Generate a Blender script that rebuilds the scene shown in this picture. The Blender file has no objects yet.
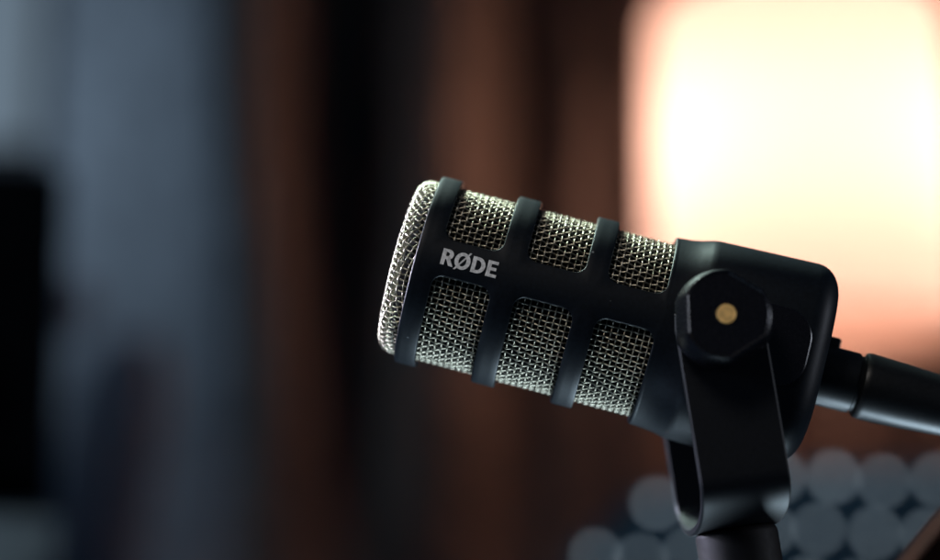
import bpy, bmesh, math, random
from mathutils import Vector, Matrix
import numpy as np
random.seed(7)
S = 0.001                                   # the microphone is drawn in millimetres
scene = bpy.context.scene
C = scene.collection
R = math.radians
# ------------------------------------------------------------------ camera
PITCH, DIST, FPX = R(11.0), 0.64, 2047.0
O = Vector((0, 0, 1.2))
FWD = Vector((0, math.cos(PITCH), math.sin(PITCH)))
UP = Vector((0, -math.sin(PITCH), math.cos(PITCH)))
CAM = O - FWD * DIST
def P(px, py, d):
    """world point seen at photograph pixel (px, py), d metres in front of the camera"""
    return CAM + FWD * d + Vector((1, 0, 0)) * ((px - 470) / FPX * d) - UP * ((py - 280) / FPX * d)
cd = bpy.data.cameras.new("camera"); cam = bpy.data.objects.new("camera", cd); C.objects.link(cam)
cam.location = CAM; cam.rotation_euler = (R(90) + PITCH, 0, 0)
cd.sensor_width = 36; cd.lens = FPX / 940 * 36; cd.clip_start = 0.02; cd.clip_end = 100
cd.dof.use_dof = True; cd.dof.focus_distance = 0.614; cd.dof.aperture_fstop = 3.2
scene.camera = cam
# ------------------------------------------------------------------ world and lights
w = bpy.data.worlds.new("World"); scene.world = w; w.use_nodes = True
w.node_tree.nodes["Background"].inputs[0].default_value = (0.25, 0.45, 0.8, 1)
w.node_tree.nodes["Background"].inputs[1].default_value = 0.032
scene.view_settings.view_transform = 'Standard'; scene.view_settings.look = 'None'
scene.view_settings.exposure = 0; scene.view_settings.gamma = 1
scene.cycles.use_adaptive_sampling = False
scene.cycles.use_denoising = True
scene.cycles.sample_clamp_indirect = 4
def area(name, loc, target, size, power, col, size_y=None, spread=180):
    l = bpy.data.lights.new(name, 'AREA'); l.energy = power; l.color = col; l.size = size
    if size_y: l.shape = 'RECTANGLE'; l.size_y = size_y
    l.spread = R(spread)
    o = bpy.data.objects.new(name, l); C.objects.link(o); o.location = loc
    o.rotation_euler = (Vector(target) - Vector(loc)).to_track_quat('-Z', 'Y').to_euler()
    return o
MIC = P(541, 301, 0.64)
area("top_light", MIC + Vector((-0.24, 0.34, 0.62)), MIC, 0.18, 2.3, (0.76, 1.0, 0.90), spread=60)
area("low_light", MIC + Vector((0.10, 0.34, -0.60)), MIC, 0.26, 9.0, (0.62, 0.82, 0.97), size_y=0.42)
area("side_light", MIC + Vector((-0.72, 0.36, 0.24)), MIC + Vector((0.05, 0, 0)), 0.14, 1.8, (0.75, 0.75, 1.0), spread=60)
area("low_left_fill", MIC + Vector((-0.50, -0.22, -0.62)), MIC + Vector((0.05, 0, 0)), 0.20, 0.10, (0.50, 0.72, 1.0), spread=70)  # added fill lamp for the lower bevels; no screen stands here
area("left_light", MIC + Vector((-0.85, -0.10, 0.18)), MIC + Vector((0.05, 0, 0)), 0.30, 0.60, (0.74, 0.80, 1.0), spread=60)
area("right_light", MIC + Vector((0.90, -0.16, 0.05)), MIC + Vector((0.05, 0, 0)), 0.25, 0.22, (0.80, 0.86, 1.0), spread=60)
area("room_light", MIC + Vector((-0.55, -1.1, 0.95)), MIC, 0.5, 0.50, (1.0, 0.93, 0.86), spread=40)
area("window_light", (-1.95, 1.95, 2.6), (-0.98, 3.15, 2.08), 0.5, 1.55, (0.66, 0.82, 1.0), spread=56)

# ------------------------------------------------------------------ helpers
def sharp(me, ang=32):
    bm = bmesh.new(); bm.from_mesh(me)
    bmesh.ops.recalc_face_normals(bm, faces=bm.faces)
    for f in bm.faces: f.smooth = True
    for e in bm.edges:
        if len(e.link_faces) == 2 and e.calc_face_angle(0) > R(ang): e.smooth = False
    bm.to_mesh(me); bm.free()
def mesh_obj(name, verts, faces, mat, parent=None, ang=32, fix=True, scale=S):
    me = bpy.data.meshes.new(name)
    me.from_pydata([tuple(c * scale for c in v) for v in verts], [], faces); me.update()
    if fix: sharp(me, ang)
    else: me.shade_smooth()
    if mat: me.materials.append(mat)
    o = bpy.data.objects.new(name, me); C.objects.link(o)
    if parent: o.parent = parent
    return o
class MB:
    def __init__(s): s.v, s.f = [], []
    def add(s, v, f):
        n = len(s.v); s.v += [tuple(p) for p in v]; s.f += [tuple(i + n for i in q) for q in f]
    def loops(s, loops, cap0=True, cap1=True):
        n = len(loops[0]); v = [p for l in loops for p in l]; f = []
        for i in range(len(loops) - 1):
            for j in range(n):
                k = (j + 1) % n
                f.append((i*n+j, i*n+k, (i+1)*n+k, (i+1)*n+j))
        if cap0: f.append(tuple(range(n))[::-1])
        if cap1: f.append(tuple((len(loops)-1)*n + j for j in range(n)))
        s.add(v, f)
    def lathe(s, prof, axis='x', n=96, c=(0, 0, 0), cap0=True, cap1=True):
        L = []
        for a, r in prof:
            l = []
            for j in range(n):
                t = 2*math.pi*j/n; u, w_ = r*math.cos(t), r*math.sin(t)
                p = {'x': (a, u, w_), 'y': (u, a, w_), 'z': (u, w_, a)}[axis]
                l.append(tuple(p[i] + c[i] for i in range(3)))
            L.append(l)
        s.loops(L, cap0, cap1)
    def box(s, x0, x1, y0, y1, z0, z1, b=0.0):
        # box with chamfered edges, as a stack of loops along z
        def rect(z, k):
            return [(x0+k+b, y0+k, z), (x1-k-b, y0+k, z), (x1-k, y0+k+b, z), (x1-k, y1-k-b, z), (x1-k-b, y1-k, z), (x0+k+b, y1-k, z), (x0+k, y1-k-b, z), (x0+k, y0+k+b, z)]
        if b > 0: s.loops([rect(z0, b), rect(z0+b, 0), rect(z1-b, 0), rect(z1, b)])
        else:
            v = [(x, y, z) for z in (z0, z1) for x, y in ((x0, y0), (x1, y0), (x1, y1), (x0, y1))]
            s.add(v, [(3,2,1,0),(4,5,6,7),(0,1,5,4),(1,2,6,5),(2,3,7,6),(3,0,4,7)])
    def tube(s, pts, r, n=10):
        L = []; pts = [Vector(p) for p in pts]; ref = None
        for i, p in enumerate(pts):
            t = (pts[min(i+1, len(pts)-1)] - pts[max(i-1, 0)]).normalized()
            if ref is None: ref = t.orthogonal()
            ref = (ref - t*ref.dot(t)).normalized(); b = t.cross(ref)
            rr = r[i] if isinstance(r, (list, tuple)) else r
            L.append([tuple(p + ref*math.cos(2*math.pi*j/n)*rr + b*math.sin(2*math.pi*j/n)*rr) for j in range(n)])
        s.loops(L)
    def build(s, name, mat, parent=None, ang=32, scale=S): return mesh_obj(name, s.v, s.f, mat, parent, ang, True, scale)
def tag(o, label=None, cat=None, group=None, kind=None):
    for k, v in (('label', label), ('category', cat), ('group', group), ('kind', kind)):
        if v: o[k] = v
    return o
def empty(name, loc, label, cat, rot=(0, 0, 0), group=None):
    o = bpy.data.objects.new(name, None); C.objects.link(o); o.location = loc; o.rotation_euler = rot
    o.empty_display_size = 0.02
    return tag(o, label, cat, group)
def material(name, col, rough=0.5, metal=0.0, spec=0.5, noise=0.0, scale=400.0, bump=0.0, bscale=900.0, dust=0.0, sheen=0.0, coat=0.0):
    m = bpy.data.materials.new(name); m.use_nodes = True; nt = m.node_tree; b = nt.nodes["Principled BSDF"]
    b.inputs["Base Color"].default_value = (*col, 1); b.inputs["Roughness"].default_value = rough
    b.inputs["Metallic"].default_value = metal; b.inputs["Specular IOR Level"].default_value = spec
    b.inputs["Coat Weight"].default_value = coat
    if sheen: b.inputs["Sheen Weight"].default_value = sheen
    tc = nt.nodes.new("ShaderNodeTexCoord")
    def nz(sc, det=3):
        n = nt.nodes.new("ShaderNodeTexNoise"); n.inputs["Scale"].default_value = sc; n.inputs["Detail"].default_value = det
        nt.links.new(tc.outputs["Object"], n.inputs["Vector"]); return n.outputs["Fac"]
    def mapr(src, a, b_, c, d):
        n = nt.nodes.new("ShaderNodeMapRange"); nt.links.new(src, n.inputs[0])
        for i, v in enumerate((a, b_, c, d)): n.inputs[i+1].default_value = v
        return n.outputs[0]
    if noise:
        nt.links.new(mapr(nz(scale), 0.3, 0.7, max(0.02, rough-noise), min(1, rough+noise)), b.inputs["Roughness"])
        mx = nt.nodes.new("ShaderNodeMix"); mx.data_type = 'RGBA'
        mx.inputs[6].default_value = (*[c*0.8 for c in col], 1); mx.inputs[7].default_value = (*[min(1, c*1.25) for c in col], 1)
        nt.links.new(mapr(nz(scale*0.6), 0.35, 0.65, 0, 1), mx.inputs[0])
        out = mx.outputs[2]
        if dust:
            v = nt.nodes.new("ShaderNodeTexVoronoi"); v.inputs["Scale"].default_value = 160
            nt.links.new(tc.outputs["Object"], v.inputs["Vector"])
            d = nt.nodes.new("ShaderNodeMix"); d.data_type = 'RGBA'; d.inputs[7].default_value = (0.3, 0.32, 0.33, 1)
            nt.links.new(out, d.inputs[6])
            mu = nt.nodes.new("ShaderNodeMath"); mu.operation = 'MULTIPLY'
            nt.links.new(mapr(v.outputs["Distance"], 0.045, 0.07, dust, 0), mu.inputs[0])
            nt.links.new(mapr(nz(60, 1), 0.5, 0.56, 0, 1), mu.inputs[1])
            nt.links.new(mu.outputs[0], d.inputs[0]); out = d.outputs[2]
        nt.links.new(out, b.inputs["Base Color"])
    if bump:
        bp = nt.nodes.new("ShaderNodeBump"); bp.inputs["Strength"].default_value = bump; bp.inputs["Distance"].default_value = 0.0001
        nt.links.new(nz(bscale, 4), bp.inputs["Height"]); nt.links.new(bp.outputs[0], b.inputs["Normal"])
    return m
def emit(name, col, s):
    m = bpy.data.materials.new(name); m.use_nodes = True; b = m.node_tree.nodes["Principled BSDF"]
    b.inputs["Base Color"].default_value = (0.02, 0.02, 0.02, 1)
    b.inputs["Emission Color"].default_value = (*col, 1); b.inputs["Emission Strength"].default_value = s
    return m
M = {
 'paint': material('black_powder_coat', (0.003, 0.005, 0.008), 0.45, spec=0.17, noise=0.03, scale=1500, bump=0.18, bscale=3500, dust=1.0),
 'satin': material('black_satin_steel', (0.003, 0.004, 0.006), 0.46, spec=0.25, noise=0.03, scale=1500, bump=0.05, bscale=4000),
 'knob': material('black_knob_plastic', (0.003, 0.003, 0.005), 0.26, spec=0.6, noise=0.03, scale=1500, bump=0.05, bscale=5000),
 'wire': material('grille_steel', (0.42, 0.38, 0.295), 0.38, metal=1.0, noise=0.08, scale=900),
 'foam': material('black_foam', (0.006, 0.006, 0.006), 0.95, spec=0.1, bump=0.6, bscale=2500),
 'ink': material('grey_ink', (0.58, 0.58, 0.57), 0.55, spec=0.4, noise=0.08, scale=1500),
 'brass': material('brass_dot', (0.80, 0.50, 0.17), 0.5, spec=0.4, noise=0.1, scale=900, bump=0.3, bscale=3000),
 'plug': material('black_plug_shell', (0.005, 0.006, 0.007), 0.40, spec=0.3, noise=0.03, scale=1500, bump=0.05, bscale=3000),
 'rubber': material('black_rubber', (0.008, 0.007, 0.007), 0.6, spec=0.2, noise=0.05, scale=300),
 'daylit_cloth': material('curtain_cloth_daylit', (0.30, 0.34, 0.38), 0.9, spec=0.2, noise=0.05, scale=30),  # left curtain part: cool daylight put into a paler, bluer cloth colour
 'shaded_cloth': material('curtain_cloth_shaded', (0.17, 0.137, 0.118), 0.9, spec=0.2, noise=0.05, scale=30),  # rest of the curtain: lack of daylight put into a darker cloth colour
 'black': material('black_veneer', (0.004, 0.004, 0.005), 0.9, spec=0.05, noise=0.05, scale=30),
 'cone': material('speaker_cone', (0.004, 0.004, 0.005), 0.9, spec=0.05, noise=0.05, scale=60),
 'pale': material('pale_laminate', (0.36, 0.38, 0.38), 0.8, spec=0.3, noise=0.05, scale=20),
 'navy': material('navy_fabric', (0.19, 0.23, 0.29), 0.9, spec=0.2, noise=0.05, scale=60),
 'teal': material('teal_board', (0.035, 0.075, 0.11), 0.7, spec=0.3, noise=0.05, scale=60),
 'wood': material('dark_brown_wood', (0.014, 0.006, 0.004), 0.9, spec=0.02, noise=0.08, scale=80),
 'frame': material('dark_frame', (0.02, 0.025, 0.03), 0.6, spec=0.3, noise=0.05, scale=40),
 'led': emit('led_glow', (0.60, 0.74, 0.85), 1.7),
 'pane': emit('window_daylight', (0.36, 0.50, 0.64), 0.30),
}
# ================================================================== background
def curtain(name, knots, depth, z0, z1, mat, label, cat='curtain', deep=1.0):
    """hanging cloth, its folds given as (pixel column, offset in metres towards the room)"""
    pts = []
    for i in range(len(knots) - 1):
        (a, da), (b, db) = knots[i], knots[i+1]
        for k in range(14):
            t = k / 14; s_ = t*t*(3-2*t)
            pts.append((a + (b-a)*t, da + (db-da)*s_))
    pts.append(knots[-1])
    m = MB(); rows = 40; L = []
    for r in range(rows + 1):
        z = z0 + (z1-z0)*r/rows; row = []
        for px, d in pts:
            x = (px-470)/FPX*(depth + DIST); sway = 0.012*math.sin(z*3.1 + px*0.013) + 0.006*math.sin(z*7.3 + px*0.031)
            row.append((x + sway, depth - d*deep*(0.35 + 1.0*min(1, max(0, (z-1.35)/0.75)))*(1 + 0.10*math.sin(z*2.3 + px*0.01)), z))
        L.append(row)
    n = len(pts); v = [p for row in L for p in row]; f = []
    for r in range(rows):
        for j in range(n-1): f.append((r*n+j, r*n+j+1, (r+1)*n+j+1, (r+1)*n+j))
    back = [(x, y+0.004, z) for x, y, z in v]; N = len(v)
    f2 = [tuple(i+N for i in q[::-1]) for q in f]
    edge = [(r*n, (r+1)*n, (r+1)*n+N, r*n+N) for r in range(rows)] + [(r*n+n-1, r*n+n-1+N, (r+1)*n+n-1+N, (r+1)*n+n-1) for r in range(rows)]
    m.add(v + back, f + f2 + edge)
    return tag(m.build(name, mat, None, 60, 1.0), label, cat)
curtain('curtain', [(36, .0), (60, .015), (130, .07), (200, .14), (222, .16), (243, .14)], 3.13, 0.0, 3.0, M['daylit_cloth'],
        'curtain at the left of the picture, cool daylight put into its pale blue-grey colour')
curtain('curtain', [(228, .0), (246, .10), (270, .15), (346, -.01), (358, -.01), (438, .14), (454, .145), (522, .015), (538, .015), (570, .10), (580, .10), (602, .06), (634, .15), (650, .06), (664, .0), (700, .0), (760, .06), (820, .0), (880, .06), (940, .0), (1000, .06), (1080, .0)],
        3.12, 0.0, 3.0, M['shaded_cloth'], 'curtain with its shade put into dark brown cloth, deep folds catching orange lamp light behind the microphone', deep=1.35)
# wall behind, window at far left
m = MB(); m.box(-3.2, 3.2, 3.35, 3.43, 0, 3.2); wall = m.build('wall', M['frame'], None, 32, 1.0); tag(wall, kind='structure')
wd = 3.55
xa, xb = [(p-470)/FPX*3.76 for p in (-120, 12)]
zt, zb = P(0, 134, 3.88).z, P(0, 134, 3.88).z
win = empty('window', (xb, 3.21, zb), 'pale blue window pane in a dark frame at the top left edge', 'window')
m = MB(); m.box(xa-xb, 0, -.005, .005, 0, 0.75); m.build('pane', M['pane'], win, 32, 1.0)
m = MB(); m.box(0, .045, -.02, .02, -.05, .80, .004); m.box(xa-xb-.045, 0, -.02, .02, -.05, 0, .004); m.box(xa-xb-.045, 0, -.02, .02, .75, .80, .004); m.box(xa-xb-.045, xa-xb, -.02, .02, 0, .75, .004)
m.build('window_frame', M['frame'], win, 32, 1.0)
# lamp: fabric drum shade, two bulbs inside, hung from a cord
lc = P(803, 168, 3.42)
lamp = empty('pendant_lamp', lc, 'large glowing drum lamp shade giving warm orange light at the upper right', 'lamp')
sm = bpy.data.materials.new('shade_fabric'); sm.use_nodes = True; nt = sm.node_tree; nt.nodes.clear()
out = nt.nodes.new('ShaderNodeOutputMaterial'); mix = nt.nodes.new('ShaderNodeMixShader'); tr = nt.nodes.new('ShaderNodeBsdfTranslucent'); df = nt.nodes.new('ShaderNodeBsdfDiffuse')
tr.inputs[0].default_value = (0.80, 0.655, 0.58, 1); df.inputs[0].default_value = (0.8, 0.74, 0.68, 1); mix.inputs[0].default_value = 0.35
nt.links.new(tr.outputs[0], mix.inputs[1]); nt.links.new(df.outputs[0], mix.inputs[2]); nt.links.new(mix.outputs[0], out.inputs[0])
m = MB(); hh, rr = 0.283, 0.252
prof = [(-hh, rr-.004), (-hh+.012, rr+.001), (-hh*.5, rr+.003), (0, rr+.002), (hh*.5, rr), (hh-.03, rr-.004), (hh-.012, rr-.012), (hh-.003, rr-.03)]
m.lathe(prof, 'z', 64, cap0=False, cap1=False); m.build('lamp_shade', sm, lamp, 40, 1.0)
m = MB(); m.lathe([(hh-.008, .19), (hh-.004, .196), (hh, .19), (hh-.004, .186), (hh-.008, .19)], 'z', 48, cap0=False, cap1=False)
for a in (0, 120, 240): m.tube([(0.01*math.cos(R(a)), 0.01*math.sin(R(a)), hh-.004), (.19*math.cos(R(a)), .19*math.sin(R(a)), hh-.004)], .003, 6)
m.build('shade_ring', M['frame'], lamp, 32, 1.0)
for z, r_, nm in ((-hh+.006, rr-.004, 'added_bottom_disc'), (hh-.006, rr-.026, 'added_top_disc')):  # unseen discs added to hold bulb light back from the curtain
    m = MB(); m.lathe([(z-.002, r_), (z+.002, r_)], 'z', 64); m.build(nm, sm, lamp, 32, 1.0)
m = MB(); m.tube([(0, 0, hh-.03), (0, 0, 1.1)], .004, 8); m.build('cord', M['frame'], lamp, 32, 1.0)
bm_ = emit('bulb_glass', (1.0, 0.6, 0.3), 2)
for dx in (-.09, .10):
    m = MB(); m.lathe([(-.035, .004), (-.03, .016), (-.012, .028), (.01, .028), (.03, .016), (.05, .013), (.06, .013)], 'z', 20, (dx, .0, 0.02))
    m.build('bulb', bm_, lamp, 40, 1.0)
    l = bpy.data.lights.new('bulb_light', 'POINT'); l.energy = 10.2; l.color = (1.0, 0.65, 0.54); l.shadow_soft_size = 0.05
    lo = bpy.data.objects.new('bulb_light', l); C.objects.link(lo); lo.parent = lamp; lo.location = (dx, .0, -.05 + .0)
    lo.location.z = 0.025
# loudspeaker on a pale cabinet, left edge
D1 = 1.8
s0, s1 = P(-190, 521, D1), P(46, 521, D1)
cab_top = s0.z
cabn = empty('cabinet', ((s0.x+s1.x)/2, s1.y, 0), 'pale grey cabinet at the lower left corner under the loudspeaker', 'cabinet')
hw = (s1.x-s0.x)/2 + .006
m = MB(); m.box(-hw, hw, -.14, .2, cab_top-.035, cab_top-.001, .006); m.build('cabinet_top', M['pale'], cabn, 32, 1.0)
m = MB(); m.box(-hw+.012, hw-.012, -.125, .19, 0, cab_top-.036, .004); m.build('cabinet_body', M['pale'], cabn, 32, 1.0)
spk = empty('loudspeaker', ((s0.x+s1.x)/2, s1.y+.02, cab_top), 'tall black loudspeaker standing on the pale cabinet at the left edge', 'loudspeaker')
hs = (s1.x-s0.x)/2 ; ht = P(0, 165, D1).z - cab_top
m = MB(); m.box(-hs, hs, -.1, .12, 0, ht, .006); m.build('speaker_box', M['black'], spk, 32, 1.0)
for z, r in ((ht*.32, .07), (ht*.74, .032)):
    m = MB(); m.lathe([(-.1, r*1.12), (-.106, r*1.1), (-.106, r), (-.098, r*.9), (-.085, r*.35), (-.09, r*.2), (-.093, .001)], 'y', 40, (0, 0, z)); m.build('speaker_cone', M['cone'], spk, 40, 1.0)
cabn.rotation_euler.z = spk.rotation_euler.z = R(11.7)
# chair with a tilted dark backrest in front of the pale curtain
cc = P(92, 400, 3.4)
ch = empty('office_chair', (cc.x, cc.y, 0), 'dark navy chair with rounded backrest in front of the pale blue-grey curtain', 'chair')
zc = cc.z
def pad(cx, cz, hw_, hh_, yc, th, tilt, name):
    m = MB(); L = []
    for k, (ins, yy) in enumerate(((.03, -th), (.008, -th*.7), (0, 0), (.008, th*.7), (.03, th))):
        l = []
        for j in range(48):
            t = 2*math.pi*j/48; e = 2/3.2
            u = math.copysign(abs(math.cos(t))**e, math.cos(t))*(hw_-ins); w_ = math.copysign(abs(math.sin(t))**e, math.sin(t))*(hh_-ins)
            l.append((cx + u*math.cos(tilt)+w_*math.sin(tilt), yc+yy, cz - u*math.sin(tilt)+w_*math.cos(tilt)))
        L.append(l)
    m.loops(L); return m.build(name, M['navy'], ch, 50, 1.0)
pad(0.02, zc-.17, .085, .28, 0, .03, R(10), 'backrest')
pad(-.04, zc+.155, .034, .045, -.01, .02, R(20), 'headrest')
m = MB(); m.box(-.2, .22, -.42, 0.0, zc-.68, zc-.61, .02); m.build('seat', M['navy'], ch, 32, 1.0)
m = MB(); m.lathe([(0.09, .03), (0.1, .035), (.3, .025), (zc-.68, .025)], 'z', 20, (0, -.2, 0)); m.build('seat_post', M['black'], ch, 32, 1.0)
m = MB(); m.tube([(0, .045, zc-.44), (0, .06, zc-.66), (0, -.1, zc-.69)], .014, 10); m.build('back_bracket', M['black'], ch, 32, 1.0)
for k in range(5):
    a = R(72*k+10); m = MB(); m.tube([(0, -.2, .1), (.28*math.cos(a), -.2+.28*math.sin(a), .06)], [.022, .014], 8); m.build('leg', M['black'], ch, 32, 1.0)
# board studded with small round lamps, lower right
D2 = 1.88
bd = empty('light_board', P(760, 540, D2), 'dark teal board studded with small round pale blue lamps at the lower right', 'light panel')
base = P(760, 540, D2)
def L2(px, py, off=0.0): return P(px, py, D2 + off) - base
outline = [(560, 640), (572, 552), (628, 500), (700, 476), (800, 466), (1010, 462), (1010, 760), (560, 760)]
m = MB(); fr = [tuple(L2(x, y, .012)) for x, y in outline]; bk = [tuple(L2(x, y, .03)) for x, y in outline]
m.loops([fr, bk]); m.build('board', M['teal'], bd, 32, 1.0)
dots = [(658, 506), (598, 556), (643, 561), (712, 504), (690, 553)]
for r_ in range(4):
    for c_ in range(5):
        dots.append((781 + 53*c_ - 12*r_ - (2 if r_ > 1 else 0), 476 + 54*r_ + 2*c_))
dots += [(734, 530), (722, 586), (588, 610), (640, 614)]
fwd = FWD
for (x, y) in dots:
    c = L2(x + random.uniform(-2.5, 2.5), y + random.uniform(-2.5, 2.5)); m = MB(); L = []; vs = random.uniform(.84, 1.12)
    for rr_, dd in ((.0043, .010), (.0043, .0), (.0040, -.001), (.0028, -.002), (.0011, -.0025)):
        L.append([tuple(c + FWD*dd + Vector((1, 0, 0))*rr_*vs*math.cos(2*math.pi*j/20) + UP*rr_*vs*math.sin(2*math.pi*j/20)) for j in range(20)])
    m.loops(L); m.build('lamp_bulb', M['led'], bd, 40, 1.0)
# slanting wooden board end, bottom right corner
wb = P(945, 556, .68); e1 = (P(940, 520, .68) - P(906, 561, .68)).normalized(); nrm = e1.cross(FWD).normalized()
if nrm.dot(Vector((1, 0, 0))) < 0: nrm = -nrm
a0 = P(915, 560, .68)
m = MB(); L = []
for s_, k in ((-.16, .0015), (-.1585, 0), (.1185, 0), (.12, .0015)):
    c = a0 + e1*s_ - wb
    L.append([tuple(c + nrm*u + FWD*v) for u, v in ((k+.001, 0+k), (.03-k, k), (.03-k, .018-k), (k, .018-k), (k, k+.001))])
m.loops(L); wbo = m.build('wooden_slat', M['wood'], None, 32, 1.0); wbo.location = wb
tag(wbo, 'dark reddish brown wooden slat slanting across the bottom right corner', 'wooden slat')

# ================================================================== microphone
ALPHA = math.atan(math.tan(R(14.7)) / math.cos(PITCH))
mic = empty('microphone', MIC, 'black broadcast microphone with silver mesh grille held in a metal yoke', 'microphone', (0, ALPHA, 0))
KX = 52.8
# --- woven grille
def tubes_np(paths, norms, r, n=6):
    V, F, base_ = [], [], 0
    ang = np.arange(n)*2*np.pi/n
    for P_, N_, closed in zip(paths, norms, [False]*len(paths)):
        T = np.gradient(P_, axis=0); T /= np.linalg.norm(T, axis=1)[:, None]
        N2 = N_ - T*np.sum(N_*T, axis=1)[:, None]; N2 /= np.linalg.norm(N2, axis=1)[:, None]
        B = np.cross(T, N2)
        ring = P_[:, None, :] + r*(np.cos(ang)[None, :, None]*N2[:, None, :] + np.sin(ang)[None, :, None]*B[:, None, :])
        k = len(P_); V.append(ring.reshape(-1, 3))
        i = np.arange(k-1)[:, None]*n; j = np.arange(n)[None, :]; j2 = (j+1) % n
        F.append((np.stack([i+j, i+j2, i+n+j2, i+n+j], -1).reshape(-1, 4)) + base_); base_ += k*n
    return np.concatenate(V), np.concatenate(F)
def np_obj(name, V, F, mat, parent):
    me = bpy.data.meshes.new(name); me.from_pydata((V*S).tolist(), [], F.tolist()); me.update(); me.shade_smooth(); me.materials.append(mat)
    o = bpy.data.objects.new(name, me); C.objects.link(o); o.parent = parent; return o
RM, AMP, WR, NAX, PX = 27.2, 0.33, 0.245, 98, 1.95
paths, norms = [], []
xs = np.arange(-39.4, 38.0, PX/5)
for j in range(NAX):
    jit = random.uniform(-.0035, .0035)
    th = 2*np.pi*j/NAX + jit + 0*xs + 0.0025*np.sin(xs*0.3 + j)
    r = RM + AMP*(-1)**j*np.cos(np.pi*(xs+39.4)/PX)
    paths.append(np.stack([xs, -r*np.cos(th), r*np.sin(th)], 1)); norms.append(np.stack([0*xs, -np.cos(th), np.sin(th)], 1))
tt = np.linspace(0, 2*np.pi, NAX*5+1)
for k in range(int(77.4/PX)+1):
    x = -39.4 + k*PX
    r = RM - AMP*(-1)**k*np.cos(np.pi*tt/(2*np.pi/NAX))
    xx = x + 0.06*np.sin(tt*9+k)
    paths.append(np.stack([xx, -r*np.cos(tt), r*np.sin(tt)], 1)); norms.append(np.stack([0*tt, -np.cos(tt), np.sin(tt)], 1))
V, F = tubes_np(paths, norms, WR)
np_obj('mesh_grille', V, F, M['wire'], mic)
# --- domed front cap of the grille: a square weave pressed over the end
prof = []
XF, RC, RS = -47.0, 4.2, 27.3
for i in range(25):
    s_ = (RS-RC)*i/24; prof.append((s_, XF + 1.3*(s_/(RS-RC))**2))
for i in range(1, 13):
    a = math.pi/2*i/12; prof.append((RS-RC+RC*math.sin(a), XF+1.3+RC*(1-math.cos(a))))
prof.append((RS+.1, -38.9))
pr = np.array(prof); seg = np.r_[0, np.cumsum(np.hypot(*np.diff(pr, axis=0).T))]; SM = seg[-1]
def surf(u, v, off):
    s_ = np.hypot(u, v)+1e-9; rr_ = np.interp(s_, seg, pr[:, 0]); x = np.interp(s_, seg, pr[:, 1])
    d = 0.05; dr = np.interp(s_+d, seg, pr[:, 0]) - np.interp(s_-d, seg, pr[:, 0]); dx = np.interp(s_+d, seg, pr[:, 1]) - np.interp(s_-d, seg, pr[:, 1])
    L = np.hypot(dr, dx)+1e-9; nr, nx = dx/L, -dr/L
    cu, cv = u/s_, v/s_
    ph = 0.35; cy, cz = cu*np.cos(ph)-cv*np.sin(ph), cu*np.sin(ph)+cv*np.cos(ph)
    pos = np.stack([x+nx*off, (rr_+nr*off)*cy, (rr_+nr*off)*cz], 1); nn = np.stack([nx, nr*cy, nr*cz], 1)
    return pos, nn
paths, norms = [], []
pc = 1.9
K = int(SM/pc)
for k in range(-K, K+1):
    for flip in (0, 1):
        v0 = k*pc; half = math.sqrt(max(SM**2 - v0**2, 0))
        if half < 2: continue
        u = np.arange(-half, half, pc/5)
        off = AMP*(-1)**k*np.cos(np.pi*u/pc)*(1 if flip == 0 else -1)
        vv = np.full_like(u, v0)
        pos, nn = surf(u, vv, off) if flip == 0 else surf(vv, u, off)
        paths.append(pos); norms.append(nn)
V, F = tubes_np(paths, norms, WR)
np_obj('grille_cap', V, F, M['wire'], mic)
m = MB(); m.lathe([(-44.2, .5), (-44.0, 15), (-43, 23.5), (-41, 25.4), (-38, 26.0), (37, 26.0)], 'x', 64); m.build('foam_liner', M['foam'], mic)
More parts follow.
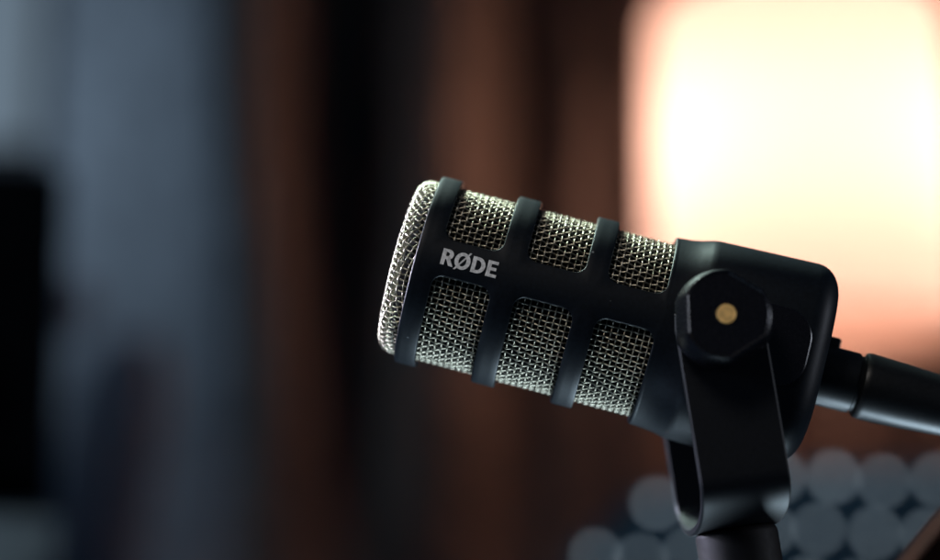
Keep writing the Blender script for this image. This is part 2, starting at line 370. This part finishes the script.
# --- cage: rings, bars and two spines in one casting
RO, RI = 30.0, 28.05
def cell_faces(mb, th0, x0, x1, wx0, wx1):
    """half-cylinder cell centred at angle th0 with a rounded window"""
    HT = math.pi/2; hs_ = 5.75/RO; wth = HT - hs_; rc = 3.6
    hole, cell = [], []
    def P2(th, x): return (th, x)
    rct = rc/RO
    NL, NC, NS = 72, 9, 8
    # long side at wx1, th from -wth+rct to wth-rct ; then corner ; short side ; ...
    def corner(cth, cx, a0, edge_th, edge_x):
        for i in range(1, NC):
            a = a0 + (math.pi/2)*i/NC
            hole.append((cth + rct*math.cos(a), cx + rc*math.sin(a)))
            ft = i/NC
            # path on the cell border round its corner
            if a0 in (0,):   pth = [(edge_th, cx), (edge_th, edge_x), (cth, edge_x)]
            elif a0 == math.pi/2: pth = [(cth, edge_x), (edge_th, edge_x), (edge_th, cx)]
            elif a0 == math.pi: pth = [(edge_th, cx), (edge_th, edge_x), (cth, edge_x)]
            else: pth = [(cth, edge_x), (edge_th, edge_x), (edge_th, cx)]
            if i*2 == NC: cell.append(pth[1])
            elif ft < .5: q = ft*2; cell.append((pth[0][0]+(pth[1][0]-pth[0][0])*q, pth[0][1]+(pth[1][1]-pth[0][1])*q))
            else: q = ft*2-1; cell.append((pth[1][0]+(pth[2][0]-pth[1][0])*q, pth[1][1]+(pth[2][1]-pth[1][1])*q))
    NCe = 10; NC = NCe
    # start: right side (th=+wth), going up in x
    for i in range(NS+1):
        x = wx0+rc + (wx1-wx0-2*rc)*i/NS; hole.append((wth, x)); cell.append((HT, x))
    corner(wth-rct, wx1-rc, 0, HT, x1)
    for i in range(NL+1):
        t = (wth-rct)*(1-2*i/NL); hole.append((t, wx1)); cell.append((t, x1))
    corner(-wth+rct, wx1-rc, math.pi/2, -HT, x1)
    for i in range(NS+1):
        x = wx1-rc - (wx1-wx0-2*rc)*i/NS; hole.append((-wth, x)); cell.append((-HT, x))
    corner(-wth+rct, wx0+rc, math.pi, -HT, x0)
    for i in range(NL+1):
        t = -(wth-rct)*(1-2*i/NL); hole.append((t, wx0)); cell.append((t, x0))
    corner(wth-rct, wx0+rc, 1.5*math.pi, HT, x0)
    n = len(hole)
    def lerp(f): return [(h[0]+(c[0]-h[0])*f, h[1]+(c[1]-h[1])*f) for h, c in zip(hole, cell)]
    def grow(mm):      # offset of the hole edge by mm towards the cell border
        out_ = []
        for h, c in zip(hole, cell):
            d = math.hypot((c[0]-h[0])*RO, c[1]-h[1]); f = min(mm/max(d, 1e-6), .6)
            out_.append((h[0]+(c[0]-h[0])*f, h[1]+(c[1]-h[1])*f))
        return out_
    def lift(l, r): return [(x, -r*math.cos(th+th0), r*math.sin(th+th0)) for th, x in l]
    Ls = [lift(cell, RO), lift(lerp(.66), RO), lift(grow(.55), RO), lift(grow(.2), RO-.1), lift(hole, RO-.38), lift(hole, RI+.15), lift(grow(.15), RI), lift(cell, RI)]
    mb.loops(Ls, False, False)
mb = MB()
wins = [(-32.7, -14.7), (-7.3, 10.8), (17.7, 35.8)]
edges = [-37.5, -11.0, 14.25, 37.0]
for k, (a, b) in enumerate(wins):
    for th0 in (math.pi/2, -math.pi/2): cell_faces(mb, th0, edges[k], edges[k+1], a, b)
mb.lathe([(-37.5, RO), (-38.8, RO), (-39.2, RO-.12), (-39.4, RO-.45), (-39.4, RI+.2), (-39.2, RI), (-37.5, RI)], 'x', 180, cap0=False, cap1=False)
cage = mb.build('cage', M['paint'], mic, 30)
bmx = bmesh.new(); bmx.from_mesh(cage.data); bmesh.ops.remove_doubles(bmx, verts=bmx.verts, dist=2e-6); bmx.to_mesh(cage.data); bmx.free(); sharp(cage.data, 30)
# --- rear housing, round at the front and squared at the back
def section(x, a, b, n, N=144, inset=0):
    l = []
    for j in range(N):
        t = 2*math.pi*j/N; c, s_ = math.cos(t), math.sin(t)
        r = (abs(c/(b-inset))**n + abs(s_/(a-inset))**n)**(-1/n)
        l.append((x, -r*c, r*s_))
    return l
secs = [section(37.0, 30, 30, 2), section(38.5, 30.05, 29.95, 2.04), section(41, 30.15, 29.8, 2.15), section(44, 30.4, 29.6, 2.4), section(46.6, 30.75, 29.6, 2.72), section(47.6, 30.85, 29.6, 2.85), section(49, 30.9, 29.6, 2.95),
        section(60, 31.1, 29.7, 3.1), section(79.5, 31.5, 29.8, 3.3)]
for i in range(1, 11):
    a = math.pi/2*i/10; secs.append(section(79.5 + 8.0*math.sin(a), 31.5, 29.8, 3.3, inset=8.5*(1-math.cos(a))))
secs.append(section(87.6, 8, 8, 2.4))
mb = MB(); mb.loops(secs, False, True); mb.build('housing', M['paint'], mic, 40)
# flat side pads
def rrect(cx, cz, hx, hz, rc, n=10):
    l = []
    for k, (sx, sz) in enumerate(((1, 1), (-1, 1), (-1, -1), (1, -1))):
        for i in range(n+1):
            a = math.pi/2*(k + i/n); l.append((cx+sx*(hx-rc)+rc*math.cos(a), cz+sz*(hz-rc)+rc*math.sin(a)))
    return l
for sgn in (-1, 1):
    mb = MB(); mb.loops([[(x, sgn*y, z) for x, z in rrect(64, -.6, 17-i, 11.8-i, 8.5-i)] for y, i in ((28, 0), (30.7, 0), (31.0, .1), (31.2, .4))])
    mb.build('side_pad', M['knob'], mic, 32)
# --- logo lettering on the spine
def spl(pts): return pts
def arc(cx, cy, rx, ry, a0, a1, n=16): return [(cx+rx*math.cos(R(a0+(a1-a0)*i/n)), cy+ry*math.sin(R(a0+(a1-a0)*i/n))) for i in range(n+1)]
def letters():
    H = 1.0; st = .25; out_ = []
    # R
    Rr = [(0, 0), (0, 1), (.40, 1)] + arc(.42, .70, .30, .30, 85, -62, 14) + [(.83, 0), (.54, 0), (.32, .38), (st, .38), (st, 0)]
    out_.append((Rr, [[(st, .57)] + arc(.35, .70, .115, .125, -85, 85, 8) + [(st, .83)]], 0))
    # O with slash
    out_.append((arc(.50, .50, .50, .53, 0, 360, 40)[:-1], [arc(.50, .50, .245, .33, 0, 360, 32)[:-1]], .84))
    out_.append(([(.03, -.10), (.15, -.10), (.97, 1.10), (.85, 1.10)], [], .84))
    # D
    Dd = [(0, 0), (0, 1), (.36, 1)] + arc(.36, .5, .50, .5, 90, -90, 24)[1:]
    out_.append((Dd, [[(st, .19)] + arc(.34, .5, .26, .31, -90, 90, 16) + [(st, .81)]], 1.95))
    # E
    out_.append(([(0, 0), (0, 1), (.66, 1), (.66, .81), (st, .81), (st, .60), (.60, .60), (.60, .41), (st, .41), (st, .19), (.68, .19), (.68, 0)], [], 2.92))
    return out_
LW = 3.60; th_ = 4.95; kx = 17.2/LW
mbL = MB()
dg = None
for i, (outer, holes, x0) in enumerate(letters()):
    cu = bpy.data.curves.new('letter', 'CURVE'); cu.dimensions = '2D'; cu.fill_mode = 'BOTH'; cu.extrude = .12
    for loop in [outer] + holes:
        sp = cu.splines.new('POLY'); sp.points.add(len(loop)-1); sp.use_cyclic_u = True
        for p, (x, y) in zip(sp.points, loop): p.co = ((x+x0)*kx, (y-.5)*th_, 0, 1)
    to = bpy.data.objects.new('letter', cu); C.objects.link(to); bpy.context.view_layer.update()
    me = to.evaluated_get(bpy.context.evaluated_depsgraph_get()).to_mesh()
    dz = .004*i
    mbL.add([(v.co.x - 31.7, -30.04 - v.co.z - dz, v.co.y) for v in me.vertices], [tuple(p.vertices) for p in me.polygons])
    bpy.data.objects.remove(to); bpy.data.curves.remove(cu)
mbL.build('logo', M['ink'], mic, 30)
# --- yoke and knobs
yoke_rot = R(-8.0) - ALPHA
def half_w(z): return 13.2
L = []
prof_y = []
AY, TH, ZB, BH = 38.0, 2.6, -44.5, 13.5
N1 = 26
path = []   # (y, z) centre line
ca = AY - TH/2
for i in range(15): path.append((-ca, 12 - 56.5*i/14))
for i in range(1, N1*2): a = math.pi*i/(2*N1); path.append((-ca*abs(math.cos(a))**.86*math.copysign(1, math.cos(a)), ZB - (BH-TH/2)*math.sin(a)**.9))
for i in range(15): path.append((ca, ZB + 56.5*i/14))
def yloop(i):
    y, z = path[i]; a = path[max(i-1, 0)]; b = path[min(i+1, len(path)-1)]
    t = Vector((b[0]-a[0], b[1]-a[1])).normalized(); n = Vector((-t.y, t.x))
    hw_ = 13.2
    top = 12 - abs(0)
    if z > 0: hw_ = 13.2*math.sqrt(max(1 - (z/13.2)**2, .02))
    o = []
    for u, q in ((-hw_, -TH/2+.6), (-hw_+.6, -TH/2), (hw_-.6, -TH/2), (hw_, -TH/2+.6), (hw_, TH/2-.6), (hw_-.6, TH/2), (-hw_+.6, TH/2), (-hw_, TH/2-.6)):
        o.append((u, y + n.x*q, z + n.y*q))
    return o
mb = MB(); mb.loops([yloop(i) for i in range(len(path))])
yk = mb.build('yoke', M['satin'], mic, 30); yk.location = (KX*S, 0, 0); yk.rotation_euler = (0, yoke_rot, 0)
def knob_outline(Rr, d, n=180):
    l = []
    for j in range(n):
        p = 2*math.pi*j/n; r = Rr
        for f in (181, 59, -57):
            dl = (p - R(f) + math.pi) % (2*math.pi) - math.pi
            if abs(dl) < R(60): r = min(r, d/math.cos(dl))
        l.append((r*math.cos(p), r*math.sin(p)))
    return l
for sgn in (-1, 1):
    mb = MB(); mb.loops([[(x, sgn*y, z) for x, z in knob_outline(Rr, d)] for y, Rr, d in
        ((38.1, 13.6, 12.4), (38.6, 14.0, 12.8), (41, 14.5, 13.2), (46.0, 14.6, 13.3), (53.3, 13.1, 11.8), (53.75, 12.9, 11.6), (54.0, 12.5, 11.2), (53.95, 12.2, 10.9), (53.7, 11.9, 10.6))])
    kb = mb.build('knob', M['knob'], mic, 28); kb.location = (KX*S, 0, 0); kb.rotation_euler = (0, -ALPHA, 0)
    mb = MB(); mb.lathe([(sgn*53.5, 2.8), (sgn*54.1, 2.8), (sgn*54.2, 2.65)], 'y', 40); mb.build('knob_dot', M['brass'], kb, 30)
    mb = MB(); mb.lathe([(sgn*31.0, 8.5), (sgn*35.3, 8.5)], 'y', 40, (KX, 0, 0)); mb.build('washer', M['satin'], mic, 30)
# ================================================================== cable with plug
cab = empty('microphone_cable', MIC, 'black microphone cable with round plug pushed into the back of the microphone', 'cable', (0, ALPHA, 0))
mb = MB(); mb.lathe([(86.5, 9.2), (88.2, 9.5), (92, 9.6), (99.6, 9.6), (100.2, 9.45), (100.5, 9.0), (102.0, 8.6)], 'x', 80); mb.build('plug_barrel', M['plug'], cab, 30)
mb = MB(); mb.lathe([(101.6, 9.0), (102.0, 10.1), (102.6, 10.45), (104, 10.55), (115, 10.15), (128, 9.2), (142, 8.1), (150, 7.6), (152, 7.2), (152.2, 4)], 'x', 80); mb.build('plug_sleeve', M['plug'], cab, 30)
mb = MB(); mb.box(86.5, 93.2, -3.6, 3.6, 8.4, 12.0, .5); mb.build('latch_tab', M['plug'], cab, 30)
mb = MB(); pts = []
for i in range(40):
    s_ = i/39; pts.append((150 + 190*s_, 6*math.sin(s_*4), -130*s_**2.0))
mb.tube(pts, [4.6 if i < 3 else 3.2 for i in range(40)], 20); mb.build('cord', M['rubber'], cab, 60)
# ================================================================== stand below the yoke
kw = mic.matrix_basis @ Vector((KX*S, 0, 0))
dn = Vector((math.sin(R(8)), 0, -math.cos(R(8))))
stand = empty('microphone_stand', kw + dn*(ZB-BH)*-S*1.002, 'black stand tube screwed under the yoke of the microphone', 'microphone stand', (0, R(-8), 0))
mb = MB(); mb.lathe([(-60, 12.6), (-1.6, 12.6), (-.6, 12.3), (.1, 11.6)], 'z', 72); mb.build('thread_adapter', M['rubber'], stand, 30)
mb = MB(); mb.lathe([(-420, 9), (-60.2, 9)], 'z', 48); mb.build('stand_tube', M['satin'], stand, 30)
